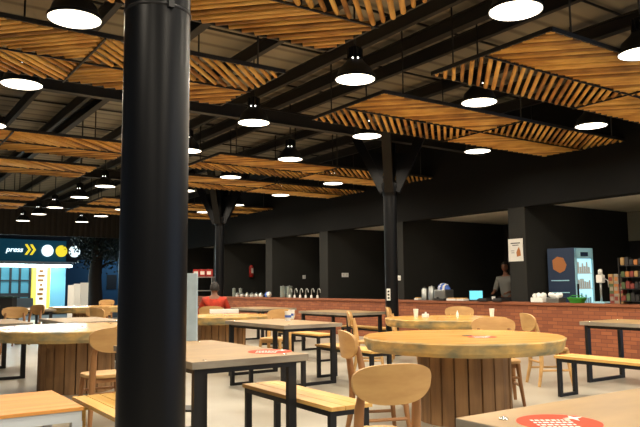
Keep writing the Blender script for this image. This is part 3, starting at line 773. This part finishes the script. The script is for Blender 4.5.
# fridge
xF = 12.55; qa = on_x(551, 290, xF); qb = on_x(595, 290, xF)
fx, fy = on_y(574, 290, 7.72+.55).x, 0
p1 = Vector(spot(573.5, 13.45)); t = thing('display_fridge', (p1.x, p1.y, 0), -yaw, 'tall drinks fridge with a lit glass door and navy branded side panel', 'fridge')
# local axes: x right in view, y away; door face on right, branded side on left meeting at the near edge x=0
H = 2.02; b = B()
prism(b, [(0, 0), (.40, .14), (.10, .74), (-.42, .34)], .10, H); obj('cabinet', b, M['navy'], t)
b = B(); prism(b, [(.02, .03), (.38, .16), (.10, .70), (-.38, .33)], 0, .10); obj('plinth', b, M['dark_item'], t)
a0 = math.atan2(.14, .40); LD = math.hypot(.40, .14); Md = Matrix.Rotation(a0, 4, 'Z')
d_ = thing('door', (0, 0, 0)); d_.parent = t
del d_
b = B(); box(b, 0, .03, -.04, -.002, .12, H-.01, 0, Md); box(b, LD-.03, LD, -.04, -.002, .12, H-.01, 0, Md); box(b, 0, LD, -.04, -.002, H-.22, H-.01, 0, Md); box(b, 0, LD, -.04, -.002, .12, .2, 0, Md)
door = obj('door', b, M['lightblue'], t)
b = B(); box(b, .03, LD-.03, -.012, -.004, .2, H-.22, 0, Md); obj('lit_interior', b, M['fridge_glow'], door)
for z in (.55, .88, 1.2, 1.5):
    b = B(); box(b, .03, LD-.03, -.02, -.013, z, z+.02, 0, Md)
    obj('shelf', b, M['white'], door)
    b = B(); random.seed(int(z*10))
    for k in range(6): box(b, .05+k*.052, .05+k*.052+.04, -.021, -.013, z+.02, z+.02+random.uniform(.12, .22), 0, Md)
    obj('bottles', b, M['lightblue'] if z < 1.0 else M['paper'], door)
b = B(); box(b, .12, .30, -.045, -.04, H-.17, H-.09, 0, Md); obj('header_logo', b, M['navy'], door)
b = B(); box(b, .0, .03, -.07, -.04, .95, 1.3, .005, Md); obj('handle', b, M['black'], door)
a1 = math.atan2(.34, -.42); Ml = Matrix.Rotation(a1, 4, 'Z'); LS = math.hypot(.42, .34)
b = B(); prism(b, [(.16, H-.34), (.22, H-.2), (.34, H-.17), (.44, H-.24), (.43, H-.42), (.3, H-.5), (.2, H-.45)], -.004, -.001, Ml @ Matrix.Rotation(PI/2, 4, 'X') @ Matrix.Translation((0, 0, 0))); lg = obj('side_logo', b, M['logo'], t)
b = B(); box(b, .12, .48, .001, .004, H-.66, H-.64, 0, Ml); obj('side_lettering', b, M['lightblue'], t); b = B(); box(b, .12, .48, .001, .004, H-.90, H-.88, 0, Ml); obj('side_lettering', b, M['lightblue'], t)
# juicer / blender
q = cp(601.5, 11.0); t = thing('juice_press', q, 0, 'upright pale juice press on the right counter next to the fridge', 'juicer')
b = B(); box(b, -.1, .1, -.12, .12, 0, .03, .006); obj('base', b, M['lightblue'], t)
b = B(); tube(b, [(0, 0, .03), (0, 0, .42)], .02, 10); obj('stand_post', b, M['steel'], t)
b = B(); box(b, -.05, .05, -.06, .06, .36, .50, .015); lathe(b, [(.04, .5), (.035, .58), (.02, .60)], 14); obj('head', b, M['paper'], t)
b = B(); tube(b, [(0, -.05, .45), (0, -.14, .40), (0, -.15, .28)], .01, 8); obj('lever', b, M['steel'], t)
random.seed(5)
pk = [M['pack_red'], M['top_edge'], M['tabletop'], M['pack_green'], M['logo']]
for i, (px, dz) in enumerate(((614, 0), (618.5, 0), (623, 0), (614, .17), (618.5, .17), (623, .17), (613.5, .34), (619, .34))):
    q = cp(px, 11.1); q.z += dz
    t = thing('snack_box', q, 0, 'stacked %s snack packet beside the juice press, %s row, %s' % (('red', 'white', 'yellow', 'green', 'orange', 'red', 'yellow', 'white')[i], ('bottom', 'middle', 'top')[int(dz/.16)], ('left', 'centre', 'right')[i % 3]), 'packet', 'snack packets on the right counter')
    b = B(); box(b, -.06, .06, -.042, .042, 0, .168, .004); obj('packet', b, pk[(0, 1, 2, 3, 4, 0, 2, 1)[i]], t); b = B(); box(b, -.063, -.06, -.03, .03, .05, .12); obj('packet_label', b, pk[(1, 0, 0, 1, 1, 1, 0, 4)[i]], t)
q = cp(635.5, 11.0); t = thing('shelf_rack', q, 0, 'dark wire shelf rack of snacks at the right edge of the counter', 'shelf')
b = B()
for x in (-.12, .12):
    for yy in (-.2, .2): beam(b, (x, yy, 0), (x, yy, .78), .015, .015)
obj('uprights', b, M['black'], t)
for k in range(4):
    z = .04+k*.2; b = B(); box(b, -.13, .13, -.21, .21, z, z+.012); obj('shelf', b, M['black'], t)
for k in range(4):
    for j in range(5):
        qq = q + Vector((-.03, -.16+j*.08, .04+k*.2+.013)); 
        t2 = thing('snack_packet', qq, 0, 'small snack packet on the wire rack, shelf %s up, %s from the left' % (('lowest', 'second', 'third', 'top')[k], ('fifth', 'fourth', 'third', 'second', 'first')[j]), 'packet', 'snack packets on the wire rack')
        b = B(); prism(b, [(-.05, -.032), (.05, -.032), (.05, .032), (-.05, .032)], 0, random.uniform(.09, .14), bev=.008); obj('packet', b, [M['logo'], M['dark_item'], M['tabletop'], M['pack_red'], M['pack_green'], M['dark_item']][random.randrange(6)], t2)
# poster on the pier
py_ = (on_x(508.5, 250, XF).y + on_x(522.8, 250, XF).y)/2
t = thing('poster', (XF, py_, 0), 0, 'white notice poster with a small picture on the dark pier left of the fridge', 'poster')
b = B(); box(b, 0, .008, -.185, .185, 1.77, 2.23); obj('sheet', b, M['paper'], t)
b = B(); prism(b, [(-.13, 1.88), (-.03, 1.86), (-.02, 1.95), (-.06, 2.03), (-.09, 2.06), (-.12, 1.98)], .0, .002, Matrix.Translation((-.001, 0, 0)) @ Matrix(((0, 0, -1, 0), (1, 0, 0, 0), (0, 1, 0, 0), (0, 0, 0, 1)))); obj('picture', b, M['logo'], t)
b = B(); box(b, -.002, 0, -.12, .12, 2.13, 2.15); box(b, -.002, 0, -.08, .08, 2.09, 2.105); box(b, -.002, 0, .03, .12, 1.98, 1.99); box(b, -.002, 0, .03, .11, 1.94, 1.95); obj('lettering', b, M['dark_item'], t)
# wall fittings
def plate(px, py, Y, label, n=1, X=None):
    q = on_y(px, py, Y) if X is None else on_x(px, py, X)
    t = thing('light_switch', q, 0 if X is None else PI*1.5, label, 'switch', 'wall switch plates')
    b = B(); box(b, -.06*n, .06*n, -.012, .0, -.06, .06, .004); obj('plate', b, M['white'], t)
    b = B()
    for k in range(n): box(b, -.02+(k-(n-1)/2)*.12, .02+(k-(n-1)/2)*.12, -.018, -.012, -.03, .03)
    obj('rocker', b, M['paper'], t)
plate(304, 277, 19.0, 'single white switch plate above the taps')
plate(345, 275, 15.85, 'double white switch plate left of the middle column', 2)
plate(399.3, 278, 0, 'white switch plate on the pier just right of the middle column', X=XF+.01)
q = on_y(250, 270, 22.95)
t = thing('fire_extinguisher', (q.x, q.y-.1, q.z-.28), 0, 'red fire extinguisher hanging on the dark far wall', 'extinguisher')
b = B(); lathe(b, [(.07, 0), (.085, .02), (.085, .38), (.05, .45), (.025, .47)], 18); obj('cylinder', b, M['ext_red'], t, True)
b = B(); box(b, -.03, .03, -.02, .02, .47, .53); tube(b, [(0, 0, .5), (.1, 0, .48), (.11, 0, .2)], .012, 8); obj('valve_and_hose', b, M['black'], t)
b = B(); box(b, -.04, .04, -.092, -.08, .16, .34); obj('label_patch', b, M['paper'], t)
b = B(); box(b, -.03, .03, .06, .1, .3, .36); obj('bracket', b, M['black'], t)
# power box on the middle column
dirv = Vector((-8.39, -9.87, 0)).normalized(); sdv = Vector((dirv.y, -dirv.x, 0))
q = Vector((8.39, 9.87, 1.13)) + (dirv*.9 + sdv*.45).normalized()*.135
t = thing('socket_strip', q, math.atan2(dirv.y, dirv.x)+PI/2, 'white upright socket strip on the middle column', 'socket')
b = B(); box(b, -.035, .035, -.03, .01, -.11, .11, .005); obj('strip_body', b, M['white'], t)
b = B()
for k in range(3): box(b, -.018, .018, -.033, -.03, -.08+k*.06, -.045+k*.06)
obj('sockets', b, M['dark_item'], t)
# far rack with red boxes behind the person
x, y = spot(203, 16.6); t = thing('shelf_rack', (x, y, 0), -yaw, 'dark metal rack left of the person in red, red boxes on top', 'shelf')
b = B()
for sx in (-.24, .24):
    for sy in (-.15, .15): beam(b, (sx, sy, 0), (sx, sy, 1.55), .025, .025)
obj('uprights', b, M['steel'], t)
for z in (.3, .8, 1.2, 1.53):
    b = B(); box(b, -.26, .26, -.17, .17, z, z+.02); obj('shelf', b, M['steel'], t)
c, s = math.cos(-yaw), math.sin(-yaw)
for k in range(3):
    lx = -.16+k*.16
    t = thing('carton', (x+lx*c, y+lx*s, 1.551), -yaw, 'small red carton on top of the rack behind the person in red, %s' % ('left', 'middle', 'right')[k], 'carton', 'red cartons on the rack')
    b = B(); box(b, -.07, .07, -.09, .09, 0, .18, .004); obj('carton_body', b, M['ext_red'], t); b = B(); box(b, -.05, .05, -.093, -.09, .05, .13); obj('carton_label', b, M['paper'], t)

# ================================================================== FAR LEFT: lit shop, tree, buildings
ang = R(12); SF = on_y(34, 288.5, 35.5); sf = thing('shop_front', (SF.x, SF.y, 0), ang, 'small shop with lit teal sign, yellow chevrons and bright window at far left', 'shop')
dS = (SF-EYE).dot(Fv); PM = dS/FPX*1.09                # metres per pixel along the front
def U(px): return (px-34)*PM/math.cos(yaw-ang)*.86
def Z(py): return 1.3 + (288.6-py)*dS/FPX
b = B(); box(b, -9, U(69), .3, 4, 0, Z(150)); obj('shop_walls', b, M['sign_dark'], sf)
b = B(); box(b, -6, U(66), .02, .3, Z(262), Z(240)); obj('sign_board', b, M['sign_teal'], sf)
b = B(); box(b, -6, U(69), -.5, .3, Z(265), Z(262)); obj('canopy_edge', b, M['white'], sf)
b = B(); box(b, -6, U(68), -.45, -.3, Z(267.5), Z(265.2)); obj('strip_light', b, M['tube_light'], sf)
b = B(); box(b, -6, U(32), .2, .29, .5, Z(267)); obj('display_window', b, M['shop_glow'], sf)
b = B(); box(b, -6, U(32), .12, .2, Z(297), Z(293)); 
for px in (2, 12, 21, 31): box(b, U(px)-.04, U(px)+.04, .1, .2, .5, Z(268))
box(b, -6, U(32), .12, .2, Z(281), Z(280)); obj('window_mullions', b, M['dark_item'], sf)
b = B(); box(b, U(33), U(37), .1, .29, .1, Z(266)); box(b, U(48), U(51), .1, .29, .1, Z(266)); obj('yellow_post', b, M['yellow_panel'], sf)
b = B(); box(b, U(37), U(48), .15, .29, .1, Z(266)); obj('lit_poster', b, M['poster_pale'], sf)
b = B(); random.seed(9)
for k in range(7): z = Z(270+k*4.6); box(b, U(38.5+random.uniform(0, 3)), U(43+random.uniform(0, 3)), .13, .15, z-.12, z)
obj('poster_pictures', b, M['logo'], sf)
b = B(); box(b, U(52), U(68), .2, .29, .1, Z(267)); obj('glass_door', b, M['pale_door'], sf)
b = B(); box(b, -6, U(32), -.2, .2, 0, Z(298)); obj('shop_counter', b, M['steel'], sf)
for k in range(2):
    x0 = U(23.5+k*5)
    b = B(); s_ = Z(245)-Z(257); w_ = U(28)-U(23)
    zc = Z(250); h_ = s_/2.3
    prism(b, [(x0, zc-h_), (x0+w_*.45, zc-h_), (x0+w_*1.15, zc), (x0+w_*.45, zc+h_), (x0, zc+h_), (x0+w_*.7, zc)], 0, .04, Matrix.Rotation(PI/2, 4, 'X')); obj('chevron', b, M['sign_yellow'], sf)
cu = bpy.data.curves.new('sign_lettering', 'FONT'); cu.body = 'press'; cu.size = 1.0; cu.extrude = .02; cu.shear = .25
to = bpy.data.objects.new('sign_lettering', cu); COL.objects.link(to); to.parent = sf
to.location = (U(5.5), -.0, Z(252.6)); to.rotation_euler = (PI/2, 0, 0); cu.materials.append(M['sign_white']); to.scale = (.37, .36, 1)
bpy.context.view_layer.update()
tm = bpy.data.meshes.new_from_object(to.evaluated_get(bpy.context.evaluated_depsgraph_get()))
t2 = bpy.data.objects.new('sign_letters', tm); COL.objects.link(t2); t2.parent = sf; t2.location = to.location; t2.rotation_euler = to.rotation_euler; t2.scale = to.scale
bpy.data.objects.remove(to)
for px, m in ((46, 'sign_white'), (60.5, 'sign_yellow'), (74.5, 'sign_white')):
    b = B(); lathe(b, [(.29, 0), (.29, .06)], 28, Matrix.Translation((U(px), 0, Z(250.5))) @ Matrix.Rotation(PI/2, 4, 'X')); obj('round_light_sign', b, M[m], sf)
b = B(); box(b, U(66), U(79), .0, .2, Z(262), Z(240)); obj('side_fascia', b, M['sign_dark'], sf)
ld = bpy.data.lights.new('shop_light', 'AREA'); ld.shape = 'RECTANGLE'; ld.size = 7; ld.size_y = .3; ld.energy = 260; ld.color = (.7, .93, 1)
lo = bpy.data.objects.new('shop_light', ld); COL.objects.link(lo); lo.parent = sf; lo.location = (-1, -.7, Z(266)); lo.rotation_euler = (R(-25), 0, 0)

# blue walled building behind the tree and a dark block above
q0 = on_y(100, 288, 42)
t = thing('blue_building', (q0.x, 42, 0), 0, 'blue painted wall of a building behind the tree, left of the foreground column', 'building')
b = B(); box(b, -4.5, 12, 0, 3, 0, 3.0); obj('blue_wall', b, M['blue_wall'], t)
b = B(); box(b, -6, 14, .5, 3.4, 3.0, 11); obj('upper_wall', b, M['sign_dark'], t)
b = B(); box(b, .4, 1.0, -.04, 0, 1.2, 2.1); obj('window', b, M['dark_item'], t)
t = thing('added_pole_lamp', (q0.x+1.2, 39.5, 0), 0, 'added pole lamp, out of view, lighting the blue building behind the tree', 'lamp')  # unseen lamp added to light the blue wall
b = B(); tube(b, [(0, 0, 0), (0, 0, 3.6), (0, .4, 3.75)], .05, 8); obj('pole', b, M['black'], t)
b = B(); box(b, -.12, .12, .3, .6, 3.70, 3.76); obj('lamp_head', b, M['black'], t)
ld = bpy.data.lights.new('added_wall_light', 'AREA'); ld.size = .3; ld.energy = 55; ld.color = (.6, .85, 1)
lo = bpy.data.objects.new('added_wall_light', ld); COL.objects.link(lo); lo.parent = t; lo.location = (0, .45, 3.68); lo.rotation_euler = (R(35), 0, 0)
# white boards
for i, (px, w_) in enumerate(((72, .36), (78, .42), (85, .5))):
    q = on_z(px, 306, 0.0) if False else None
    x, y = spot(px, 26.5+i*.8); t = thing('folded_screen', (x, y, 0), -yaw+.1, 'upright pale grey folding board by the tree, %s of three' % ('left', 'middle', 'right')[i], 'board', 'pale boards by the tree')
    b = B(); box(b, -w_*.33, w_*.33, -.02, .02, .05, 1.42+.05*i, .01); obj('panel', b, M['white'], t); b = B(); box(b, -w_*.33, w_*.33, -.12, .12, 0, .05); obj('foot', b, M['dark_item'], t)
x, y = spot(9.5, 25.5); t = thing('waste_bin', (x, y, 0), -yaw, 'dark green square bin at the far left edge', 'bin')
b = B(); box(b, -.26, .26, -.2, .2, 0, .95, .02); obj('bin_body', b, M['dark_item'], t); b = B(); box(b, -.28, .28, -.22, .22, .95, 1.02, .02); obj('lid', b, mat('bin_green', srgb(30, 50, 46), .6), t)
# tree
x, y = spot(96, 32); t = thing('tree', (x, y, 0), 0, 'dark leafy tree with a thick trunk between the lit shop and the foreground column', 'tree')
b = B(); tube(b, [(0, 0, -.1), (.02, 0, .8), (-.02, .05, 1.8), (.05, 0, 2.8), (0, 0, 4.2)], [.42, .33, .30, .27, .15], 14)
br = []
for k in range(9):
    a = k*2.4; z = 2.1+k*.25; e = Vector((math.cos(a)*(.8+.07*k)+.2, math.sin(a)*(.8+.07*k), z+.5)); br.append(e)
    tube(b, [(0, 0, z), tuple((e+Vector((0, 0, z)))/2+Vector((0, 0, .1))), tuple(e)], [.09, .06, .02], 7)
obj('trunk', b, M['bark'], t, True)
b = B(); random.seed(21)
for k in range(5200):
    c = Vector((.45, -.2, 0)) + random.choice(br+[Vector((0, 0, 4.3)), Vector((.5, .2, 3.6)), Vector((1.2, -.4, 3.2)), Vector((-.7, .5, 3.2)), Vector((1.5, -.5, 2.6))]); g = Vector((random.gauss(0, .42), random.gauss(0, .42), random.gauss(0, .36)))
    p = c+g; s = random.uniform(.05, .1); e = Euler((random.uniform(0, 6), random.uniform(0, 6), random.uniform(0, 6))).to_matrix()
    vs = [b.verts.new(p + e @ Vector(w_)) for w_ in ((-s, 0, 0), (0, -s*.5, 0), (s, 0, 0), (0, s*.5, 0))]; b.faces.new(vs)
obj('foliage', b, M['leaf'], t)
